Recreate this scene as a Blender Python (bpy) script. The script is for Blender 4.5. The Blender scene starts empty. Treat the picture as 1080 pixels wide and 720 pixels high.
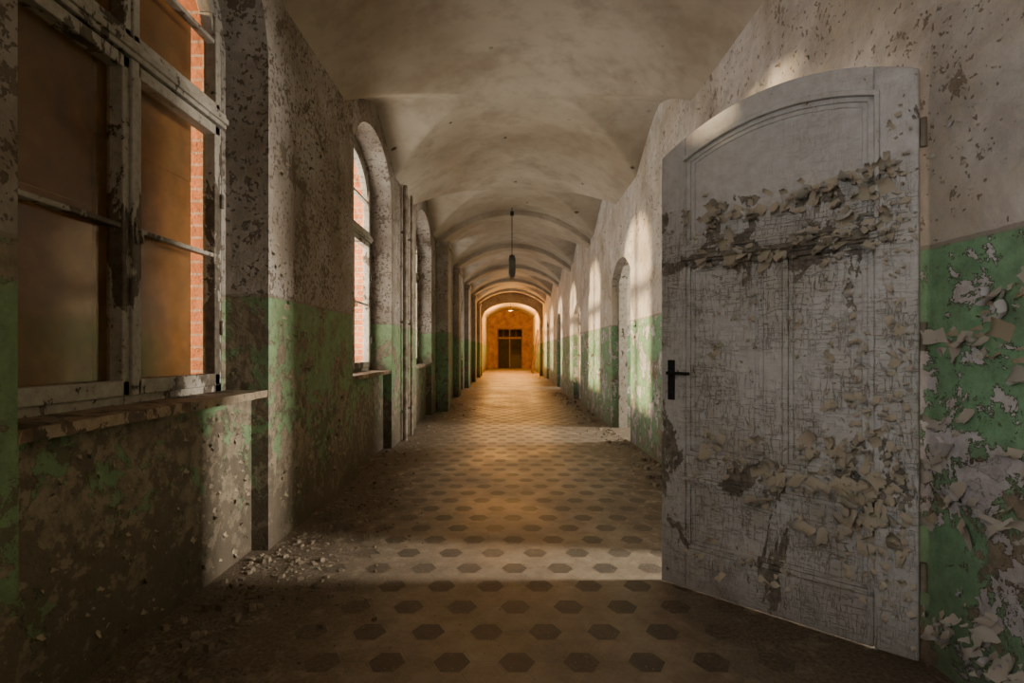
import bpy, bmesh, math, random
from mathutils import Vector, Matrix
random.seed(7)
C = bpy.context.scene.collection
XL, XR, H = -1.57, 1.75, 1.3
PITCH = 3.55
Y_END = 38.5
Y_BACK = -4.0
XO = -2.17

# ------------------------------------------------------------ helpers
class Mat:
    def __init__(s, name):
        s.m = bpy.data.materials.new(name); s.m.use_nodes = True
        s.nt = s.m.node_tree; s.nt.nodes.clear()
        s.out = s.nt.nodes.new('ShaderNodeOutputMaterial')
        s.co = s.nt.nodes.new('ShaderNodeTexCoord').outputs['Object']
    def n(s, t): return s.nt.nodes.new(t)
    def lk(s, a, inp):
        if isinstance(a, (int, float)): inp.default_value = a
        elif isinstance(a, (tuple, list)):
            v = list(a)
            if len(inp.default_value) == 4 and len(v) == 3: v.append(1)
            inp.default_value = v
        else: s.nt.links.new(a, inp)
    def math(s, op, a, b=0.0, c=0.0, clamp=False):
        n = s.n('ShaderNodeMath'); n.operation = op; n.use_clamp = clamp
        s.lk(a, n.inputs[0]); s.lk(b, n.inputs[1]); s.lk(c, n.inputs[2])
        return n.outputs[0]
    def xyz(s, v=None):
        n = s.n('ShaderNodeSeparateXYZ'); s.lk(v or s.co, n.inputs[0]); return n.outputs
    def comb(s, x, y, z):
        n = s.n('ShaderNodeCombineXYZ'); s.lk(x, n.inputs[0]); s.lk(y, n.inputs[1]); s.lk(z, n.inputs[2]); return n.outputs[0]
    def scale(s, v, sc):
        n = s.n('ShaderNodeVectorMath'); n.operation = 'MULTIPLY'; s.lk(v, n.inputs[0]); n.inputs[1].default_value = sc; return n.outputs[0]
    def noise(s, sc, det=4, rough=.6, vec=None, dist=0, off=0):
        n = s.n('ShaderNodeTexNoise'); v = vec or s.co
        if off:
            a = s.n('ShaderNodeVectorMath'); a.operation = 'ADD'; s.lk(v, a.inputs[0]); a.inputs[1].default_value = (off, off*1.7, off*.6); v = a.outputs[0]
        s.lk(v, n.inputs['Vector']); n.inputs['Scale'].default_value = sc; n.inputs['Detail'].default_value = det
        n.inputs['Roughness'].default_value = rough; n.inputs['Distortion'].default_value = dist
        return n.outputs[0]
    def step(s, v, a, b):
        n = s.n('ShaderNodeMapRange'); s.lk(v, n.inputs[0]); s.lk(a, n.inputs[1]); s.lk(b, n.inputs[2]); n.inputs[3].default_value = 0; n.inputs[4].default_value = 1
        n.clamp = True
        return n.outputs[0]
    def mix(s, f, a, b, mode='MIX'):
        n = s.n('ShaderNodeMix'); n.data_type = 'RGBA'; n.blend_type = mode
        s.lk(f, n.inputs[0]); s.lk(a, n.inputs[6]); s.lk(b, n.inputs[7]); return n.outputs[2]
    def done(s, col, rough=.8, height=None, bs=.5, bd=.01, metal=0, spec=.3):
        p = s.n('ShaderNodeBsdfPrincipled'); s.lk(col, p.inputs['Base Color']); s.lk(rough, p.inputs['Roughness']); p.inputs['Metallic'].default_value = metal
        p.inputs['Specular IOR Level'].default_value = spec
        if height is not None:
            b = s.n('ShaderNodeBump'); b.inputs['Strength'].default_value = bs; b.inputs['Distance'].default_value = bd
            s.lk(height, b.inputs['Height']); s.nt.links.new(b.outputs[0], p.inputs['Normal'])
        s.nt.links.new(p.outputs[0], s.out.inputs[0]); return s.m

def new_obj(name, bm, mat=None, parent=None, smooth=False, recalc=True):
    if recalc: bmesh.ops.recalc_face_normals(bm, faces=bm.faces)
    me = bpy.data.meshes.new(name); bm.to_mesh(me); bm.free()
    if smooth:
        for p in me.polygons: p.use_smooth = True
    o = bpy.data.objects.new(name, me); C.objects.link(o)
    if mat: me.materials.append(mat)
    if parent: o.parent = parent
    return o
def empty(name, loc=(0,0,0), rotz=0):
    e = bpy.data.objects.new(name, None); e.location = loc; e.rotation_euler = (0,0,rotz); e.empty_display_size = .1; C.objects.link(e); return e
def box(bm, x0,x1,y0,y1,z0,z1):
    vs = [bm.verts.new(p) for p in [(x0,y0,z0),(x1,y0,z0),(x1,y1,z0),(x0,y1,z0),(x0,y0,z1),(x1,y0,z1),(x1,y1,z1),(x0,y1,z1)]]
    for f in [(0,3,2,1),(4,5,6,7),(0,1,5,4),(1,2,6,5),(2,3,7,6),(3,0,4,7)]: bm.faces.new([vs[i] for i in f])
def prism(bm, pts, a, b, axis):
    f = (lambda p,t:(t,p[0],p[1])) if axis=='x' else (lambda p,t:(p[0],t,p[1]))
    A = [bm.verts.new(f(p,a)) for p in pts]; B = [bm.verts.new(f(p,b)) for p in pts]
    n = len(pts)
    bm.faces.new(A); bm.faces.new(B[::-1])
    for i in range(n): bm.faces.new([A[i],B[i],B[(i+1)%n],A[(i+1)%n]])
def arch_pts(y0,y1,z0,zs,rise,n=20):
    pts = [(y0,z0),(y1,z0)]
    for i in range(n+1):
        t = i/n; y = y1+(y0-y1)*t; pts.append((y, zs+rise*math.sqrt(max(0,1-(2*t-1)**2))))
    return pts
def seg_pts(y0,y1,z0,zs,rise,n=20):
    pts = [(y0,z0),(y1,z0)]
    for i in range(n+1):
        t = i/n; y = y1+(y0-y1)*t; pts.append((y, zs+rise*(1-abs(2*t-1)**2.2)))
    return pts
def cyl(bm, p0, p1, r, seg=12, r2=None):
    p0,p1 = Vector(p0),Vector(p1); d=(p1-p0); z=d.normalized()
    x = z.orthogonal().normalized(); y=z.cross(x); r2 = r if r2 is None else r2
    A=[];B=[]
    for i in range(seg):
        a=2*math.pi*i/seg; o=(x*math.cos(a)+y*math.sin(a))
        A.append(bm.verts.new(p0+o*r)); B.append(bm.verts.new(p1+o*r2))
    bm.faces.new(A[::-1]); bm.faces.new(B)
    for i in range(seg): bm.faces.new([A[i],A[(i+1)%seg],B[(i+1)%seg],B[i]])
def bevel(o, w, seg=2):
    m=o.modifiers.new('bevel','BEVEL'); m.width=w; m.segments=seg; m.limit_method='ANGLE'
def boolean(o, cutters):
    for c in cutters:
        m=o.modifiers.new('cut','BOOLEAN'); m.operation='DIFFERENCE'; m.object=c; m.solver='EXACT'
    dg=bpy.context.evaluated_depsgraph_get(); me=bpy.data.meshes.new_from_object(o.evaluated_get(dg))
    o.modifiers.clear(); o.data=me
    for c in cutters: bpy.data.objects.remove(c)

# ------------------------------------------------------------ materials
def wall_mat(name, split, up, up2, upeel, low, lpeel, thr_up, thr_low, zk, brick=False, lilac=False, stain=.45, lt=.525):
    m=Mat(name); x,y,z=m.xyz()
    big=m.noise(1.1,4,.65); med=m.noise(2.6,7,.68,dist=.3); fine=m.noise(15,4,.7,off=3); spots=m.noise(30,2,.6,off=9)
    wd=m.noise(4.2,6,.72,off=5,dist=.3)
    c_up=m.mix(m.step(big,.38,.62),up,up2)
    c_up=m.mix(m.math('MULTIPLY',m.step(fine,.45,.7),.4),c_up,tuple(v*.5 for v in up))
    s1=m.math('ADD',m.math('MULTIPLY',spots,.6),m.math('MULTIPLY',wd,.4))
    mu=m.math('MAXIMUM',m.step(s1,thr_up,thr_up+.02),m.step(wd,thr_up+.05,thr_up+.07))
    c_up=m.mix(m.math('MULTIPLY',mu,.85),c_up,upeel)
    c_low=m.mix(m.step(fine,.35,.7),low,tuple(v*.62 for v in low))
    th=m.math('ADD',m.math('MULTIPLY',z,zk),thr_low)
    ml=m.step(med,th,m.math('ADD',th,.012))
    plas=m.mix(m.step(fine,.4,.6),lpeel,tuple(v*.55 for v in lpeel))
    c_low=m.mix(ml,c_low,plas)
    ml2=m.step(m.math('ADD',m.math('MULTIPLY',wd,.6),m.math('MULTIPLY',fine,.4)),m.math('ADD',th,.04),m.math('ADD',th,.05))
    c_low=m.mix(m.math('MULTIPLY',ml2,.8),c_low,tuple(v*.4 for v in lpeel))
    if lilac:
        l=m.step(wd,lt,lt+.008)
        rim=m.math('SUBTRACT',m.step(wd,lt-.022,lt-.003),l,clamp=True)
        c_low=m.mix(l,c_low,m.mix(m.step(fine,.4,.65),(.60,.58,.63),(.44,.41,.43)))
        c_low=m.mix(m.math('MULTIPLY',rim,.85),c_low,(.055,.045,.03))
        ml=m.math('SUBTRACT',ml,l)
    edge=m.math('ADD',z,m.math('MULTIPLY',fine,.02))
    sp=m.step(edge,split,split+.008)
    col=m.mix(sp,c_low,c_up)
    line=m.math('SUBTRACT',m.step(edge,split,split+.004),m.step(edge,split+.02,split+.024))
    col=m.mix(m.math('MULTIPLY',line,.6),col,(.20,.17,.13))
    col=m.mix(m.math('MULTIPLY',m.step(med,.46,.64),stain),col,(.15,.115,.085))
    grime_shade=m.step(m.math('ADD',z,m.math('MULTIPLY',med,.9)),1.05,.4)
    col=m.mix(m.math('MULTIPLY',grime_shade,.72),col,(.08,.062,.044))  # base dirt, strengthened to paint in the dimness of the near left apron
    mask=m.mix(sp,ml,mu)
    h=m.math('ADD',m.math('MULTIPLY',mask,-.8),fine)
    if brick:
        b=m.n('ShaderNodeTexBrick'); m.lk(m.comb(m.math('ADD',x,y),z,0.0),b.inputs['Vector'])
        b.inputs['Scale'].default_value=1; b.inputs['Brick Width'].default_value=.25; b.inputs['Row Height'].default_value=.078; b.inputs['Mortar Size'].default_value=.008
        b.inputs['Color1'].default_value=(.66,.22,.08,1); b.inputs['Color2'].default_value=(.50,.15,.05,1); b.inputs['Mortar'].default_value=(.50,.34,.22,1)
        col=m.mix(m.step(x,-1.93,-1.935),col,b.outputs[0])
    return m.done(col,.85,h,.8,.013)

M_left=wall_mat('peeling_wall_left',1.66,(.38,.35,.325),(.24,.205,.17),(.105,.08,.058),(.215,.325,.175),(.32,.27,.20),.545,.395,.11,brick=True,stain=.5)
M_right=wall_mat('peeling_wall_right',1.73,(.68,.65,.65),(.50,.44,.37),(.24,.18,.13),(.24,.44,.265),(.34,.29,.22),.59,.54,.06,lilac=True,stain=.36,lt=.54)
M_plain=wall_mat('peeling_wall_plain',1.7,(.42,.39,.36),(.31,.27,.225),(.16,.125,.09),(.21,.34,.19),(.32,.27,.21),.57,.48,.07,stain=.4)

def ceil_mat():
    m=Mat('stained_plaster')
    a=m.noise(.6,4,.55); b=m.noise(6,4,.6,off=4); d=m.noise(1.6,5,.65,off=22)
    c=m.mix(m.step(a,.36,.64),(.53,.49,.43),(.36,.31,.25))
    c=m.mix(m.math('MULTIPLY',m.step(b,.5,.75),.35),c,(.26,.21,.155))
    c=m.mix(m.math('MULTIPLY',m.step(d,.50,.66),.45),c,(.23,.18,.13))
    sp=m.step(m.noise(5,1,.5,off=15),.76,.80)
    c=m.mix(sp,c,(.08,.06,.045))
    return m.done(c,.9,b,.15,.01)
M_ceil=ceil_mat()

def floor_mat():
    m=Mat('hexagon_tile_floor'); x,y,z=m.xyz(); S=.2714
    def hexd(ox,oy):
        px=m.math('DIVIDE',m.math('SUBTRACT',x,.0317+ox*S),S); py=m.math('DIVIDE',m.math('SUBTRACT',y,2.172+oy*S),S)
        r=[]
        for (ax,ay) in ((0,0),(.5,.8660254)):
            qx=m.math('ABSOLUTE',m.math('SUBTRACT',m.math('FLOORED_MODULO',m.math('ADD',px,ax+.5),1.0),.5))
            qy=m.math('ABSOLUTE',m.math('SUBTRACT',m.math('FLOORED_MODULO',m.math('ADD',py,ay+.8660254),1.7320508),.8660254))
            r.append(m.math('MAXIMUM',qy,m.math('ADD',m.math('MULTIPLY',qx,.8660254),m.math('MULTIPLY',qy,.5))))
        return m.math('MINIMUM',r[0],r[1])
    d0=hexd(0,0); d1=hexd(0,.57735); d2=hexd(0,-.57735)
    n1=m.noise(1.3,5,.68); n2=m.noise(9,5,.7,off=3); n3=m.noise(60,3,.6,off=7)
    dark=m.step(m.math('ADD',d0,m.math('MULTIPLY',n2,.02)),.268,.252)
    light=m.mix(m.step(n2,.35,.65),(.31,.26,.20),(.205,.165,.125))
    dk=m.mix(m.step(n2,.35,.7),(.052,.045,.039),(.11,.09,.07))
    c=m.mix(dark,light,dk)
    dm=m.math('MINIMUM',d0,m.math('MINIMUM',d1,d2))
    joint=m.step(dm,.278,.286)
    c=m.mix(m.math('MULTIPLY',joint,.30),c,(.11,.085,.06))
    ed=m.step(m.math('ABSOLUTE',m.math('SUBTRACT',x,.09)),.60,1.4)
    du=m.math('ADD',m.math('MULTIPLY',m.step(n1,.38,.66),.55),m.math('MULTIPLY',ed,m.step(n2,.3,.5)),clamp=True)
    c=m.mix(du,c,m.mix(m.step(n3,.35,.65),(.18,.143,.105),(.09,.07,.05)))
    chips=m.step(m.noise(75,1,.6,off=40),.70,.72)
    c=m.mix(m.math('MULTIPLY',chips,.5),c,(.40,.35,.27))
    r=m.math('ADD',.45,m.math('MULTIPLY',du,.4),clamp=True)
    h=m.math('ADD',m.math('MULTIPLY',joint,-.4),m.math('ADD',m.math('MULTIPLY',n3,.4),m.math('MULTIPLY',m.math('MULTIPLY',du,n2),1.2)))
    return m.done(c,r,h,.4,.008,spec=.4)
M_floor=floor_mat()

def paint_wood(name,c1,c2,c3,thr=.56,door=False):
    m=Mat(name); x,y,z=m.xyz()
    a=m.noise(3,6,.7,vec=m.scale(m.co,(1,1,.5)),dist=.4); b=m.noise(18,4,.7,off=5)
    c=m.mix(m.step(b,.35,.7),c1,c2)
    t=thr
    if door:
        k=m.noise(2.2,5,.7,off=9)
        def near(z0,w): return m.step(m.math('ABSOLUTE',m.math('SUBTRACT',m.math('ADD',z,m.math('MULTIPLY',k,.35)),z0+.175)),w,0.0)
        dz=m.math('MAXIMUM',near(2.04,.07),m.math('MAXIMUM',near(1.80,.08),near(.72,.24)))  # bands of extra peeling that also paint in the dark recesses under curls
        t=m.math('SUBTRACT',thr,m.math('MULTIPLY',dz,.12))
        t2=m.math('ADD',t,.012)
    else: t2=thr+.012
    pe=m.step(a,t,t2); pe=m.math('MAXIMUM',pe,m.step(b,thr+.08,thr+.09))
    hh=m.math('MULTIPLY',pe,-1.0)
    if door:
        n1=m.noise(1.0,4,.65,vec=m.scale(m.co,(4,1,34)),off=4); n2=m.noise(1.0,4,.65,vec=m.scale(m.co,(34,1,4)),off=14)
        c1_=m.step(m.math('ABSOLUTE',m.math('SUBTRACT',n1,.5)),.015,.0); c2_=m.step(m.math('ABSOLUTE',m.math('SUBTRACT',n2,.5)),.017,.0)
        low=m.math('SUBTRACT',1.0,m.math('MULTIPLY',m.step(z,1.95,2.1),.75))
        crack=m.math('MULTIPLY',m.math('MULTIPLY',m.math('MAXIMUM',c1_,c2_),m.step(k,.36,.55)),low)
        c=m.mix(m.math('MULTIPLY',crack,.72),c,tuple(k_*.45 for k_ in c3)); hh=m.math('MULTIPLY',m.math('ADD',pe,m.math('MULTIPLY',crack,.8)),-1.0)
        c=m.mix(m.math('MULTIPLY',m.math('MULTIPLY',m.step(k,.46,.66),low),.5),c,(.36,.32,.26))
        c=m.mix(m.math('MULTIPLY',m.step(m.math('ADD',z,m.math('MULTIPLY',a,.8)),1.0,.4),.5),c,(.22,.18,.14))
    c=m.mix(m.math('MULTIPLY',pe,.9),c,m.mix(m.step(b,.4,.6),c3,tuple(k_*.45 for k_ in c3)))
    return m.done(c,.6,m.math('ADD',hh,b),.8,.006)
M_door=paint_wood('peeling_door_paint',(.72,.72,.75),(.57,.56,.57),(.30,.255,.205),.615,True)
M_frame=paint_wood('peeling_window_paint',(.41,.38,.335),(.27,.24,.195),(.11,.085,.06),.55)
M_sill=paint_wood('dusty_sill_wood',(.33,.265,.195),(.20,.155,.11),(.10,.07,.05),.53)

def simple(name,c1,c2,sc,rough=.7,metal=0,bs=.3):
    m=Mat(name); a=m.noise(sc,4,.65); return m.done(m.mix(m.step(a,.35,.65),c1,c2),rough,a,bs,.005,metal)
M_board=simple('weathered_board',(.33,.165,.06),(.14,.068,.025),2.2,.8)  # amber saturation puts the boards' warm glow into the colour
M_black=simple('black_metal',(.012,.012,.013),(.03,.03,.03),20,.4)
M_pipe=simple('rusty_painted_pipe',(.34,.30,.255),(.15,.115,.08),8,.6)
M_debris=simple('plaster_debris',(.28,.235,.175),(.12,.09,.065),3,.9)
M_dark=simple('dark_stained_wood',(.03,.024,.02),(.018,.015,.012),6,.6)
M_plank=simple('planks',(.16,.10,.06),(.08,.05,.03),5,.8)
M_warmwall=simple('ochre_plaster',(.24,.14,.065),(.11,.06,.03),2.0,.85)

def flake_mat(name,c1,c2,back):
    m=Mat(name); g=m.n('ShaderNodeNewGeometry'); a=m.noise(7,2,.6)
    return m.done(m.mix(g.outputs['Backfacing'],m.mix(m.step(a,.35,.6),c1,c2),back),.7)
M_fl_wall=flake_mat('curled_paint_lilac',(.66,.64,.69),(.54,.51,.53),(.46,.42,.37))
M_fl_door=flake_mat('curled_paint_white',(.70,.69,.70),(.56,.53,.49),(.54,.48,.39))
M_fl_green=flake_mat('curled_paint_green',(.24,.37,.2),(.36,.32,.24),(.36,.30,.22))

def glass_mat(name,dirt,col):
    m=Mat(name); t=m.n('ShaderNodeBsdfTransparent'); t.inputs[0].default_value=(.93,.90,.84,1)
    g=m.n('ShaderNodeBsdfGlossy'); g.inputs['Roughness'].default_value=.12
    d=m.n('ShaderNodeBsdfDiffuse'); d.inputs[0].default_value=(*col,1)
    a=m.n('ShaderNodeMixShader'); a.inputs[0].default_value=.05; m.nt.links.new(t.outputs[0],a.inputs[1]); m.nt.links.new(g.outputs[0],a.inputs[2])
    b=m.n('ShaderNodeMixShader'); m.lk(m.math('MULTIPLY',m.step(m.noise(4,4,.7),.3,.7),dirt),b.inputs[0])
    m.nt.links.new(a.outputs[0],b.inputs[1]); m.nt.links.new(d.outputs[0],b.inputs[2]); m.nt.links.new(b.outputs[0],m.out.inputs[0]); return m.m
M_glass=glass_mat('dusty_glass',.22,(.28,.19,.10))

# ------------------------------------------------------------ shell
REC=[(1.66+PITCH*k, 3.39+PITCH*k) for k in range(-1,7)]
bm=bmesh.new(); box(bm,XO,XL,Y_BACK,Y_END,-.05,4.5); wl=new_obj('wall_left',bm,M_left)
bA=bmesh.new(); bB=bmesh.new(); bC=bmesh.new()
for (a,b) in REC:
    prism(bA, arch_pts(a,b,1.0,3.25,.62,28), -1.85,-1.4,'x')
    box(bB,-1.68,-1.4,a+.003,b-.003,-.2,1.01)
    prism(bC, arch_pts(a+.05,b-.05,1.02,3.2,.60,28), -2.6,-1.80,'x')
boolean(wl,[new_obj('c1',bA),new_obj('c2',bB),new_obj('c3',bC)])

DOORS=[(2.25,3.34,2.36,.2),(7.5,8.85,2.5,.26),(12.75,14.1,2.3,.22),(17.6,18.95,2.4,.22),(22.9,24.2,2.4,.22)]
bm=bmesh.new(); box(bm,XR,2.1,Y_BACK,Y_END,-.05,4.5); wr=new_obj('wall_right',bm,M_right)
bA=bmesh.new()
for (a,b,zs,r) in DOORS: prism(bA, seg_pts(a,b,-.2,zs,r), 1.6,2.3,'x')
boolean(wr,[new_obj('c1',bA)])

bm=bmesh.new(); box(bm,XO,5.4,Y_BACK,Y_END+.3,-.12,0); new_obj('floor',bm,M_floor)
bm=bmesh.new(); box(bm,XO,5.4,Y_BACK-.2,Y_BACK,0,4.5); new_obj('wall_back',bm,M_plain)
bm=bmesh.new(); box(bm,5.2,5.4,Y_BACK,Y_END,0,3.7); new_obj('wall_side_room',bm,M_plain)
bm=bmesh.new(); box(bm,2.1,5.4,Y_BACK,Y_END,3.6,3.8); new_obj('ceiling_side_room',bm,M_ceil)
bm=bmesh.new()
for yy in (5.2,10.8,16,21,26.5): box(bm,2.1,5.2,yy-.08,yy+.08,0,3.6)
new_obj('wall_side_room_partition',bm,M_plain)

XC,A=.09,1.66
SPR,CR=3.70,4.34
def main_z(x):
    u=min(1.05,abs((x-XC)/A)); return SPR+(CR-SPR)*(1-u**2.1)
def vault(x,y):
    zm=main_z(x)
    if y>26.8: return zm
    k=round((y-2.525)/PITCH); dy=abs(y-(2.525+PITCH*k))
    u=min(1.05,abs((x-XC)/A))
    zl=4.17-.42*(dy/1.0)**1.35+.16*(1-u)
    return max(zm,zl)
bm=bmesh.new(); nx=110; ny=int((Y_END-Y_BACK)/.04)
grid=[]
for j in range(ny+1):
    y=Y_BACK+(Y_END-Y_BACK)*j/ny
    grid.append([bm.verts.new((XC-1.76+3.52*i/nx,y,vault(XC-1.76+3.52*i/nx,y))) for i in range(nx+1)])
for j in range(ny):
    for i in range(nx): bm.faces.new([grid[j][i],grid[j][i+1],grid[j+1][i+1],grid[j+1][i]])
o=new_obj('ceiling',bm,M_ceil,smooth=True)
so=o.modifiers.new('thick','SOLIDIFY'); so.thickness=.12; so.offset=1
ribs=[11.4+PITCH*k for k in range(0,5)]
for i,yr in enumerate(ribs):
    bm=bmesh.new(); n=30; w=.2
    top=[];bot=[]
    for t in range(n+1):
        x=XL-.03+(XR-XL+.06)*t/n; top.append((x,main_z(x)+.03)); bot.append((x,main_z(x)-.12))
    prism(bm, top+bot[::-1], yr-w,yr+w,'y')
    o=new_obj('trim_%d'%(i+1),bm,M_ceil); bevel(o,.015)
    bm=bmesh.new(); box(bm,XL,XL+(.27 if i==0 else .16),yr-.28,yr+.28,0,SPR-.08)
    box(bm,XL,XL+(.31 if i==0 else .2),yr-.32,yr+.32,SPR-.20,SPR-.06)
    o=new_obj('pilaster',bm,M_plain); bevel(o,.02)
bm=bmesh.new(); box(bm,XL-.01,XR+.01,27.0,27.5,0,4.4); wa=new_obj('wall_cross_arch',bm,M_plain)
bA=bmesh.new(); prism(bA,arch_pts(XC-1.5,XC+1.5,-.2,3.0,.80,28),26.8,27.7,'y')
boolean(wa,[new_obj('c',bA)])
bm=bmesh.new(); box(bm,-2.35,2.35,Y_END,Y_END+.3,0,4.5); wf=new_obj('wall_far',bm,M_warmwall)
bA=bmesh.new(); box(bA,XC-1.0,XC+.92,Y_END-.2,Y_END+.5,-.2,3.0); boolean(wf,[new_obj('c',bA)])
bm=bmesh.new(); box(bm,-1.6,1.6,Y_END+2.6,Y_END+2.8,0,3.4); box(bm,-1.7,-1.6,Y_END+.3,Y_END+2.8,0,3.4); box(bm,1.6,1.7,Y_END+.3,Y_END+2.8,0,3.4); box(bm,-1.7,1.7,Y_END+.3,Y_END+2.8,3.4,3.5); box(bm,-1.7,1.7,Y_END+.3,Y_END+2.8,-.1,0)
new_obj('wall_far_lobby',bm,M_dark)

# ------------------------------------------------------------ windows
def window(k,a,b,boarded):
    e=empty('window_%d'%(k+1)); y0,y1=a+.05,b-.05; yc=(a+b)/2
    X0,X1=-1.92,-1.85
    zb,zt=1.04,2.72
    def atop(y):
        t=(y-y0)/(y1-y0); return 3.2+.60*math.sqrt(max(0,1-(2*t-1)**2))
    bm=bmesh.new(); fw=.07
    N_=28
    outer=[(y0,zb)]+[(y0+(y1-y0)*i/N_,atop(y0+(y1-y0)*i/N_)) for i in range(N_+1)]+[(y1,zb)]
    inner=[(y0+fw,zb)]+[(y0+fw+(y1-y0-2*fw)*i/N_, 3.2+.53*math.sqrt(max(0,1-(2*i/N_-1)**2))) for i in range(N_+1)]+[(y1-fw,zb)]
    for i in range(len(outer)-1):
        prism(bm,[outer[i],outer[i+1],inner[i+1],inner[i]],X0,X1,'x')
    box(bm,X0,X1,y0,y1,zb,zb+.06)
    box(bm,X0-.01,X1+.035,y0,y1,zt,zt+.09)
    box(bm,X0-.01,X1+.05,y0,y1,zt+.025,zt+.06)
    box(bm,X0,X1+.005,yc-.035,yc+.035,zb,3.78)
    o=new_obj('frame',bm,M_frame,e); bevel(o,.005)
    bm=bmesh.new(); sw=.055; xa,xb=X0+.01,X1+.02
    for (s0,s1) in ((y0+.05,yc-.008),(yc+.008,y1-.05)):
        box(bm,xa,xb,s0,s0+sw,zb+.045,zt-.01); box(bm,xa,xb,s1-sw,s1,zb+.045,zt-.01)
        box(bm,xa,xb,s0,s1,zb+.045,zb+.045+.075); box(bm,xa,xb,s0,s1,zt-.07,zt-.01)
        box(bm,xa+.02,xb-.01,s0,s1,1.885,1.91)
        box(bm,xa,xb,s0,s0+.045,zt+.08,min(atop(s0+.02),atop(s0+.045))-.05); box(bm,xa,xb,s1-.045,s1,zt+.08,min(atop(s1-.02),atop(s1-.045))-.05)
        box(bm,xa,xb,s0,s1,zt+.08,zt+.13); box(bm,xa+.02,xb-.01,s0,s1,3.22,3.245)
    box(bm,xb-.005,xb+.018,yc-.025,yc+.025,zb+.045,zt-.01)
    for z in (1.4,2.2):
        box(bm,xb,xb+.02,y0+.035,y0+.06,z,z+.09); box(bm,xb,xb+.02,y1-.06,y1-.035,z,z+.09)
    o=new_obj('sashes',bm,M_frame,e); bevel(o,.006)
    bm=bmesh.new(); box(bm,xb+.018,xb+.03,yc-.012,yc+.012,1.82,1.92); cyl(bm,(xb+.03,yc,1.88),(xb+.05,yc,1.88),.007); cyl(bm,(xb+.048,yc,1.885),(xb+.048,yc,1.82),.008)
    new_obj('window_catch',bm,M_frame,e)
    bm=bmesh.new()
    prism(bm,[(y0+.03,zb+.03)]+[(y0+.03+(y1-y0-.06)*i/N_,3.18+.57*math.sqrt(max(0,1-(2*i/N_-1)**2))) for i in range(N_+1)]+[(y1-.03,zb+.03)],-1.895,-1.891,'x')
    new_obj('glass',bm,M_glass,e)
    if boarded:
        bm=bmesh.new(); q=.14
        box(bm,-2.05,-2.03,a+.06,yc+.12,1.03,2.0); box(bm,-2.052,-2.032,a+.06,yc+.12,2.003,3.0); box(bm,-2.05,-2.03,a+.22,yc+.12,3.003,3.6)
        box(bm,-2.013,-1.993,yc-.02,b-q,1.03,2.35); box(bm,-2.01,-1.99,yc-.02,b-q,2.353,3.4)
        o=new_obj('boards',bm,M_board,e)
    bm=bmesh.new(); n=26
    pts=[(-1.86,a+.004)]
    for i in range(n+1): pts.append((-1.575+random.uniform(-.012,.006), a+.004+(b-a-.008)*i/n))
    pts.append((-1.86,b-.004))
    A_=[bm.verts.new((p[0],p[1],1.0)) for p in pts]; B_=[bm.verts.new((p[0],p[1],1.045)) for p in pts]
    bm.faces.new(A_); bm.faces.new(B_[::-1])
    for i in range(len(pts)): bm.faces.new([A_[i],B_[i],B_[(i+1)%len(pts)],A_[(i+1)%len(pts)]])
    new_obj('sill',bm,M_sill,e)
for i,(a,b) in enumerate(REC): window(i,a,b,i==1)

# ------------------------------------------------------------ curled paint
def flakes(name,items,mat,parent=None):
    bm=bmesh.new()
    for (p,n,t,s,w,phi) in items:
        p=Vector(p);n=Vector(n).normalized();t=Vector(t); t=(t-n*t.dot(n)).normalized(); b=n.cross(t)
        rows=[];K=5; r=s/phi; taper=random.uniform(-.95,.1); skew=random.uniform(-.5,.5)
        for i in range(K+1):
            a=phi*i/K; c=p+t*(r*math.sin(a))+n*(r*(1-math.cos(a))+.001)
            ww=w*max(.08,1+taper*i/K)*random.uniform(.8,1.15)
            rows.append([bm.verts.new(c+b*(ww*(j/3-.5)+skew*s*i/K*.5)+t*random.uniform(-1,1)*s*.09*(i>0)+n*abs(j-1.5)*s*.08*(i/K)) for j in range(4)])
        for i in range(K):
            for j in range(3): bm.faces.new([rows[i][j],rows[i][j+1],rows[i+1][j+1],rows[i+1][j]])
    return new_obj(name,bm,mat,parent,smooth=True,recalc=False)
U=random.uniform
items=[];itg=[]
def cluster(y0,y1,z0,z1,n,smin,smax):
    for _ in range(n):
        y=U(y0,y1); z=U(z0,z1)
        t=(0,U(-1,1),U(-1.2,.5)); s=U(smin,smax)
        (items if random.random()<.85 else itg).append(((XR,y,z),(-1,0,0),t,s,s*U(.35,1.0),U(.6,2.5)))
for _ in range(58):
    cy,cz=U(1.2,2.16),U(.15,1.62); cluster(cy-.10,cy+.10,cz-.08,cz+.08,8,.015,.08)
for _ in range(26):
    cy,cz=U(3.5,12),U(.1,1.6); cluster(cy-.2,cy+.2,cz-.15,cz+.15,9,.02,.07)
for _ in range(36):
    cy,cz=U(1.2,10),U(2.0,3.6); cluster(cy-.12,cy+.12,cz-.12,cz+.12,6,.010,.035)
ok=lambda it: not any(a-.05<it[0][1]<b+.05 and it[0][2]<zs+r+.08 for (a,b,zs,r) in DOORS)
flakes('peeling_paint_curls',[i for i in items if ok(i)],M_fl_wall); flakes('peeling_paint_curls',[i for i in itg if ok(i)],M_fl_green)
items=[]
for _ in range(90):
    k=random.choice([0,0,1,2]); y=U(3.5,5.0)+PITCH*k; z=U(.1,3.4)
    for q in range(5): s=U(.008,.04); items.append(((XL,y+U(-.08,.08),z+U(-.1,.1)),(1,0,0),(0,U(-1,1),U(-1,.6)),s,s,U(.7,2)))
for _ in range(140):
    s=U(.008,.032); items.append(((-1.68,U(1.7,3.34),U(.05,.95)),(1,0,0),(0,U(-1,1),U(-1,.6)),s,s,U(.7,2)))
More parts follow.
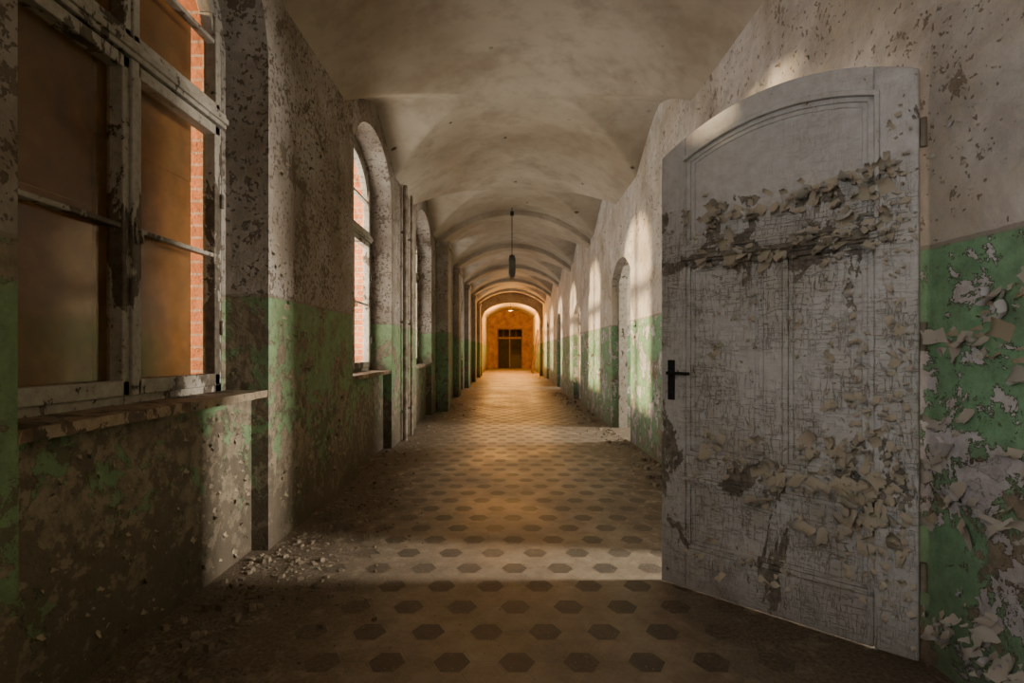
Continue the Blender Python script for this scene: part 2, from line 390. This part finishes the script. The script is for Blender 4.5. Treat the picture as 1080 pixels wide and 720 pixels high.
flakes('peeling_paint_curls',[i for i in items if not any(abs(i[0][1]-r)<.33 for r in ribs)],M_fl_green)

# ------------------------------------------------------------ door leaves
def door_leaf(name,loc,ang,W=1.118,HT=2.40,curls=True,slant=.09):
    e=empty(name,loc,ang)
    def top(x): 
        t=1-x/W; return HT-.02+slant*t+.165*(1-(2*t-1)**2)
    def strip(xa,xb,f0,f1,y0,y1,bm,n=1):
        pts=[(xa+(xb-xa)*i/n,f0(xa+(xb-xa)*i/n)) for i in range(n+1)]+[(xb-(xb-xa)*i/n,f1(xb-(xb-xa)*i/n)) for i in range(n+1)]
        prism(bm,pts,y0,y1,'y')
    K=lambda v:(lambda x:v)
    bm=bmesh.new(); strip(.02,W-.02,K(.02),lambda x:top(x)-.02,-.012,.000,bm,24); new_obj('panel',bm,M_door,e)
    bm=bmesh.new(); F0,F1=-.022,.030
    sl,sr=.155,W-.14; rails=((.012,.23),(.60,.735),(1.775,1.875))
    strip(0,sl,K(.012),top,F0,F1,bm,6); strip(sr,W,K(.012),top,F0,F1,bm,6)
    strip(sl,sr,lambda x:top(x)-.125,top,F0,F1-.001,bm,20)
    for (a,b) in rails: strip(sl,sr,K(a),K(b),F0,F1-.001,bm)
    mu0,mu1=.52,.605
    strip(mu0,mu1,K(.735),K(1.775),F0,F1-.002,bm)
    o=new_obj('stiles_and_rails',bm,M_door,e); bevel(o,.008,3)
    bm=bmesh.new(); g=.024
    def mould(xa,xb,za,fz,n=1):
        for (y1,g0,g1) in ((.020,0,g),(.010,g,g*1.9)):
            strip(xa+g0,xa+g1,K(za+g0),lambda x:fz(x)-g0,-.001,y1,bm,2); strip(xb-g1,xb-g0,K(za+g0),lambda x:fz(x)-g0,-.001,y1,bm,2)
            strip(xa+g0,xb-g0,K(za+g0),K(za+g1),-.001,y1,bm); strip(xa+g0,xb-g0,lambda x:fz(x)-g1,lambda x:fz(x)-g0,-.001,y1,bm,n)
    mould(sl,sr,.23,K(.60)); mould(sl,mu0,.735,K(1.775)); mould(mu1,sr,.735,K(1.775)); mould(sl,sr,1.875,lambda x:top(x)-.125,20)
    strip(sl-.02,sr+.02,K(1.79),K(1.815),F1-.002,F1+.022,bm); strip(sl-.02,sr+.02,K(1.84),K(1.855),F1-.002,F1+.012,bm)
    strip(sl-.02,sr+.02,K(.60),K(.62),F1-.002,F1+.014,bm)
    strip(sl-.022,sr+.022,lambda x:top(x)-.130,lambda x:top(x)-.106,F1-.002,F1+.018,bm,24)
    for xm in (sl-.022,sr+.004): strip(xm,xm+.018,K(1.875),lambda x:top(x)-.11,F1-.002,F1+.014,bm,2)
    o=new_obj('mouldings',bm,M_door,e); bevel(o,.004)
    bm=bmesh.new(); hx=W-.062; hz=1.15
    for s in (1,-1):
        yb=F1 if s>0 else F0
        box(bm,hx-.02,hx+.02,min(yb,yb+s*.008),max(yb,yb+s*.008),hz-.12,hz+.10)
        cyl(bm,(hx,yb,hz+.03),(hx,yb+s*.055,hz+.03),.010); cyl(bm,(hx+.008,yb+s*.05,hz+.03),(hx-.11,yb+s*.05,hz+.028),.0095)
        cyl(bm,(hx-.108,yb+s*.05,hz+.028),(hx-.112,yb+s*.035,hz+.028),.0095)
        cyl(bm,(hx,yb,hz-.065),(hx,yb+s*.014,hz-.065),.012)
    o=new_obj('handle',bm,M_black,e); bevel(o,.003)
    bm=bmesh.new()
    for z in (.3,1.3,2.15): cyl(bm,(-.012,0,z),(-.012,0,z+.12),.012)
    new_obj('hinges',bm,M_pipe,e)
    if curls:
        it=[]
        def band(z,n,dz,xa,xb,s0,s1):
            for _ in range(n):
                x=U(xa,xb); zz=z+.03*math.sin(x*7)+random.gauss(0,dz)
                on=(sl+.03<x<sr-.03 and not any(a<zz<b for a,b in rails) and not (mu0<x<mu1 and .7<zz<1.8) and zz<top(x)-.15)
                s=U(s0,s1); it.append(((x,.001 if on else F1,zz),(0,1,0),(U(-.8,.8),0,random.choice([-1,-1,-1,.8])),s,s*U(.3,.85),U(.8,2.8)))
        band(2.05,72,.020,.05,.92,.035,.10); band(1.97,14,.03,.1,.5,.03,.08); band(1.83,66,.028,.1,.97,.035,.10)
        band(1.76,20,.04,.1,.6,.03,.09)
        band(.80,64,.04,.12,.95,.03,.11); band(.68,44,.05,.1,.8,.03,.12); band(.52,30,.08,.05,.45,.03,.12)
        band(.25,34,.05,.1,1.0,.02,.07); band(2.0,20,.05,.85,1.08,.02,.05)
        for _ in range(140): band(U(.1,2.3),1,.02,.02,.12,.012,.055)
        for _ in range(110):
            x0=random.choice([.2,.25,.33,.46,.65,.84]); band(U(.8,1.75),1,.02,x0-.02,x0+.02,.015,.06)
        for _ in range(110): band(U(.2,1.8),1,.02,.15,1.0,.008,.03)
        for _ in range(90): band(U(.3,1.1),1,.05,.02,.28,.015,.06)
        flakes('paint_curls',[i for i in it if i[0][2]<top(i[0][0])-.03],M_fl_door,e)
    return e
hinge=Vector((1.715,2.17,0)); free=Vector((.875,2.943,0)); d=free-hinge
door_leaf('door_1',hinge,math.atan2(d.y,d.x),W=d.length)
door_leaf('door_2',(1.93,12.80,0),math.radians(90),W=1.25,HT=2.32,curls=False,slant=0)
for i,(a,b,zs,r) in enumerate(DOORS):
    bm=bmesh.new(); N_=20
    f=lambda y,c:(zs+r*(1-abs(2*(y-a)/(b-a)-1)**2.2))-c
    w=.055
    out=[(a+.002,0)]+[(a+.002+(b-a-.004)*j/N_,f(a+(b-a)*j/N_,.003)) for j in range(N_+1)]+[(b-.002,0)]
    inn=[(a+w,0)]+[(a+w+(b-a-2*w)*j/N_,f(a+(b-a)*j/N_,w)) for j in range(N_+1)]+[(b-w,0)]
    for j in range(len(out)-1): prism(bm,[out[j],out[j+1],inn[j+1],inn[j]],1.86 if i!=0 else 1.76,2.0 if i!=0 else 1.9,'x')
    new_obj('trim_%d'%(10+i),bm,M_frame)

# far double door: frame with fanlight, leaves folded back into the lobby
e=empty('door_3',(XC-.04,Y_END-.02,0))
bm=bmesh.new()
for s in (-1,1):
    x0,x1=sorted((s*.90,s*.95))
    box(bm,x0,x1,.15,.95,.02,2.2)
box(bm,.05,.90,.16,.21,.02,1.0)
new_obj('leaves',bm,M_dark,e)
bm=bmesh.new(); box(bm,-.95,-.86,-.04,.10,0,3.0); box(bm,.86,.95,-.04,.10,0,3.0); box(bm,-.95,.95,-.04,.10,2.2,2.32); box(bm,-.95,.95,-.04,.10,2.9,3.0); box(bm,-.05,.03,-.02,.08,0,3.0)
for xx in (-.47,.45): box(bm,xx-.02,xx+.02,-.02,.08,2.3,2.95)
new_obj('frame',bm,M_plank,e)

bm=bmesh.new()
for i in range(6):
    y=30+i*.5; w=U(.12,.25); hh=U(1.8,2.9)
    vs=[(1.35,y),(1.35,y+w),(1.39,y+w),(1.39,y)]
    A_=[bm.verts.new((a_,b_,0)) for a_,b_ in vs]; B_=[bm.verts.new((a_+.34,b_,hh)) for a_,b_ in vs]
    bm.faces.new(A_); bm.faces.new(B_[::-1])
    for q in range(4): bm.faces.new([A_[q],B_[q],B_[(q+1)%4],A_[(q+1)%4]])
new_obj('leaning_planks',bm,M_plank)

e=empty('hanging_corridor_lamp',(XC-.03,11.0,0))
bm=bmesh.new(); cyl(bm,(0,0,3.33),(0,0,4.33),.009); cyl(bm,(0,0,4.16),(0,0,4.25),.04); new_obj('rod',bm,M_black,e)
bm=bmesh.new(); prism(bm,[(-.045,2.84),(.045,2.84),(.072,2.92),(.072,3.21),(.05,3.29),(-.05,3.29),(-.072,3.21),(-.072,2.92)],-.22,.22,'y'); 
cyl(bm,(0,0,3.27),(0,0,3.34),.025); o=new_obj('housing',bm,M_black,e); bevel(o,.01)

for yy,r in ((7.55,.035),(8.05,.022)):
    bm=bmesh.new(); cyl(bm,(XL+.06,yy,0),(XL+.06,yy,3.7),r,16)
    for z in (.4,1.7,3.0): cyl(bm,(XL+.06,yy,z),(XL+.06,yy,z+.04),r+.012,16); box(bm,XL,XL+.06,yy-.01,yy+.01,z+.01,z+.03)
    new_obj('heating_pipe',bm,M_pipe)

# ------------------------------------------------------------ debris
bm=bmesh.new()
def chip(x,y,s,flat):
    n=random.choice([4,5,6]); a0=U(0,6); h=s*(U(.08,.25) if flat else U(.5,.9)); tx,ty=U(-.3,.3),U(-.3,.3)
    B_=[];T_=[]
    for i in range(n):
        a=a0+6.283*i/n; r=s*U(.6,1.1)
        px,py=math.cos(a)*r,math.sin(a)*r
        B_.append(bm.verts.new((x+px,y+py,-.001))); T_.append(bm.verts.new((x+px*.75,y+py*.75,max(.001,h+(px*tx+py*ty)*.5))))
    bm.faces.new(B_[::-1]); bm.faces.new(T_)
    for i in range(n): bm.faces.new([B_[i],B_[(i+1)%n],T_[(i+1)%n],T_[i]])
for _ in range(4200):
    y=U(.8,13) if random.random()<.7 else U(.8,5); dd=abs(random.gauss(0,.32)); s=U(.004,.013) if random.random()<.90 else U(.013,.032)
    base=-1.66 if any(a+.05<y<b-.05 for a,b in REC) else XL
    chip(base+.05+dd,y,s,random.random()<.6)
for _ in range(1700):
    y=U(3.4,16); dd=abs(random.gauss(0,.18)); chip(XR-.06-dd,y,U(.005,.018) if random.random()<.8 else U(.018,.05),random.random()<.6)
for _ in range(1000):
    chip(U(-1.4,1.6),U(1.2,11),U(.003,.008),True)
for _ in range(26): chip(U(-1.58,-1.2),U(1.4,3.3),U(.014,.034),False)
new_obj('rubble_and_paint_chips',bm,M_debris)

# ------------------------------------------------------------ lights
def area(name,loc,rot,sx,sy,power,col):
    l=bpy.data.lights.new(name,'AREA'); l.shape='RECTANGLE'; l.size=sx; l.size_y=sy; l.energy=power; l.color=col
    o=bpy.data.objects.new(name,l); o.location=loc; o.rotation_euler=rot; C.objects.link(o); return o
R=math.radians
warm=(1,.95,.87)
pw=[205,0,125,85,60,50,40,30]
for i,(a,b) in enumerate(REC):
    if pw[i]: area('daylight_at_window',(-2.32,(a+b)/2,2.3),(0,R(-102),0),2.3,1.5,pw[i],(.90,.94,1) if i==0 else warm)
for i,(a,b,zs,r) in enumerate(DOORS):
    if i==2: continue
    area('daylight_in_side_room',(4.9,a+.72 if i==0 else (a+b)/2,1.9),(0,R(90),0),1.8,.35 if i==0 else .7,[540,380,0,240,160][i],(1,.90,.75))
s=bpy.data.lights.new('sun','SUN'); s.energy=18; s.angle=R(4); s.color=(1,.76,.48)
so=bpy.data.objects.new('sun',s); C.objects.link(so); so.rotation_euler=Vector((1,.30,-.17)).to_track_quat('-Z','Y').to_euler()
for sx,y in ((-1,28.3),(1,28.3)):
    xw = XL if sx<0 else XR
    e=empty('added_wall_lamp',(xw,y,0))  # sconces added out of view behind the arch jambs to warm the far end
    bm=bmesh.new(); cyl(bm,(0,0,3.3),(-sx*.12,0,3.34),.012); cyl(bm,(-sx*.12,0,3.28),(-sx*.12,0,3.38),.09,16,.03); cyl(bm,(0,0,3.3),(-sx*.01,0,3.3),.05)
    new_obj('bracket_and_shade',bm,M_black,e)
    l=bpy.data.lights.new('warm_bulb','POINT'); l.energy=1100; l.color=(1,.42,.075); l.shadow_soft_size=.06
    lo=bpy.data.objects.new('warm_bulb',l); lo.location=(-sx*.14,0,3.15); lo.parent=e; C.objects.link(lo)
e=empty('ceiling_lamp',(XC,33.0,0))
bm=bmesh.new(); cyl(bm,(0,0,3.95),(0,0,4.33),.012); cyl(bm,(0,0,3.85),(0,0,3.96),.17,20,.05); new_obj('shade',bm,M_black,e)
l=bpy.data.lights.new('warm_bulb','POINT'); l.energy=1000; l.color=(1,.42,.075); l.shadow_soft_size=.06
lo=bpy.data.objects.new('warm_bulb',l); lo.location=(0,0,3.76); lo.parent=e; C.objects.link(lo)

w=bpy.data.worlds.new('sky'); bpy.context.scene.world=w; w.use_nodes=True
bg=w.node_tree.nodes['Background']; bg.inputs[0].default_value=(.88,.91,1,1); bg.inputs[1].default_value=2.0

cam=bpy.data.cameras.new('camera'); co=bpy.data.objects.new('camera',cam); C.objects.link(co)
co.location=(0,0,H); co.rotation_euler=(R(90),0,0); cam.sensor_width=36; cam.lens=36*548/1080; cam.shift_y=10/1080; cam.shift_x=3/1080
cam.clip_start=.05
bpy.context.scene.camera=co
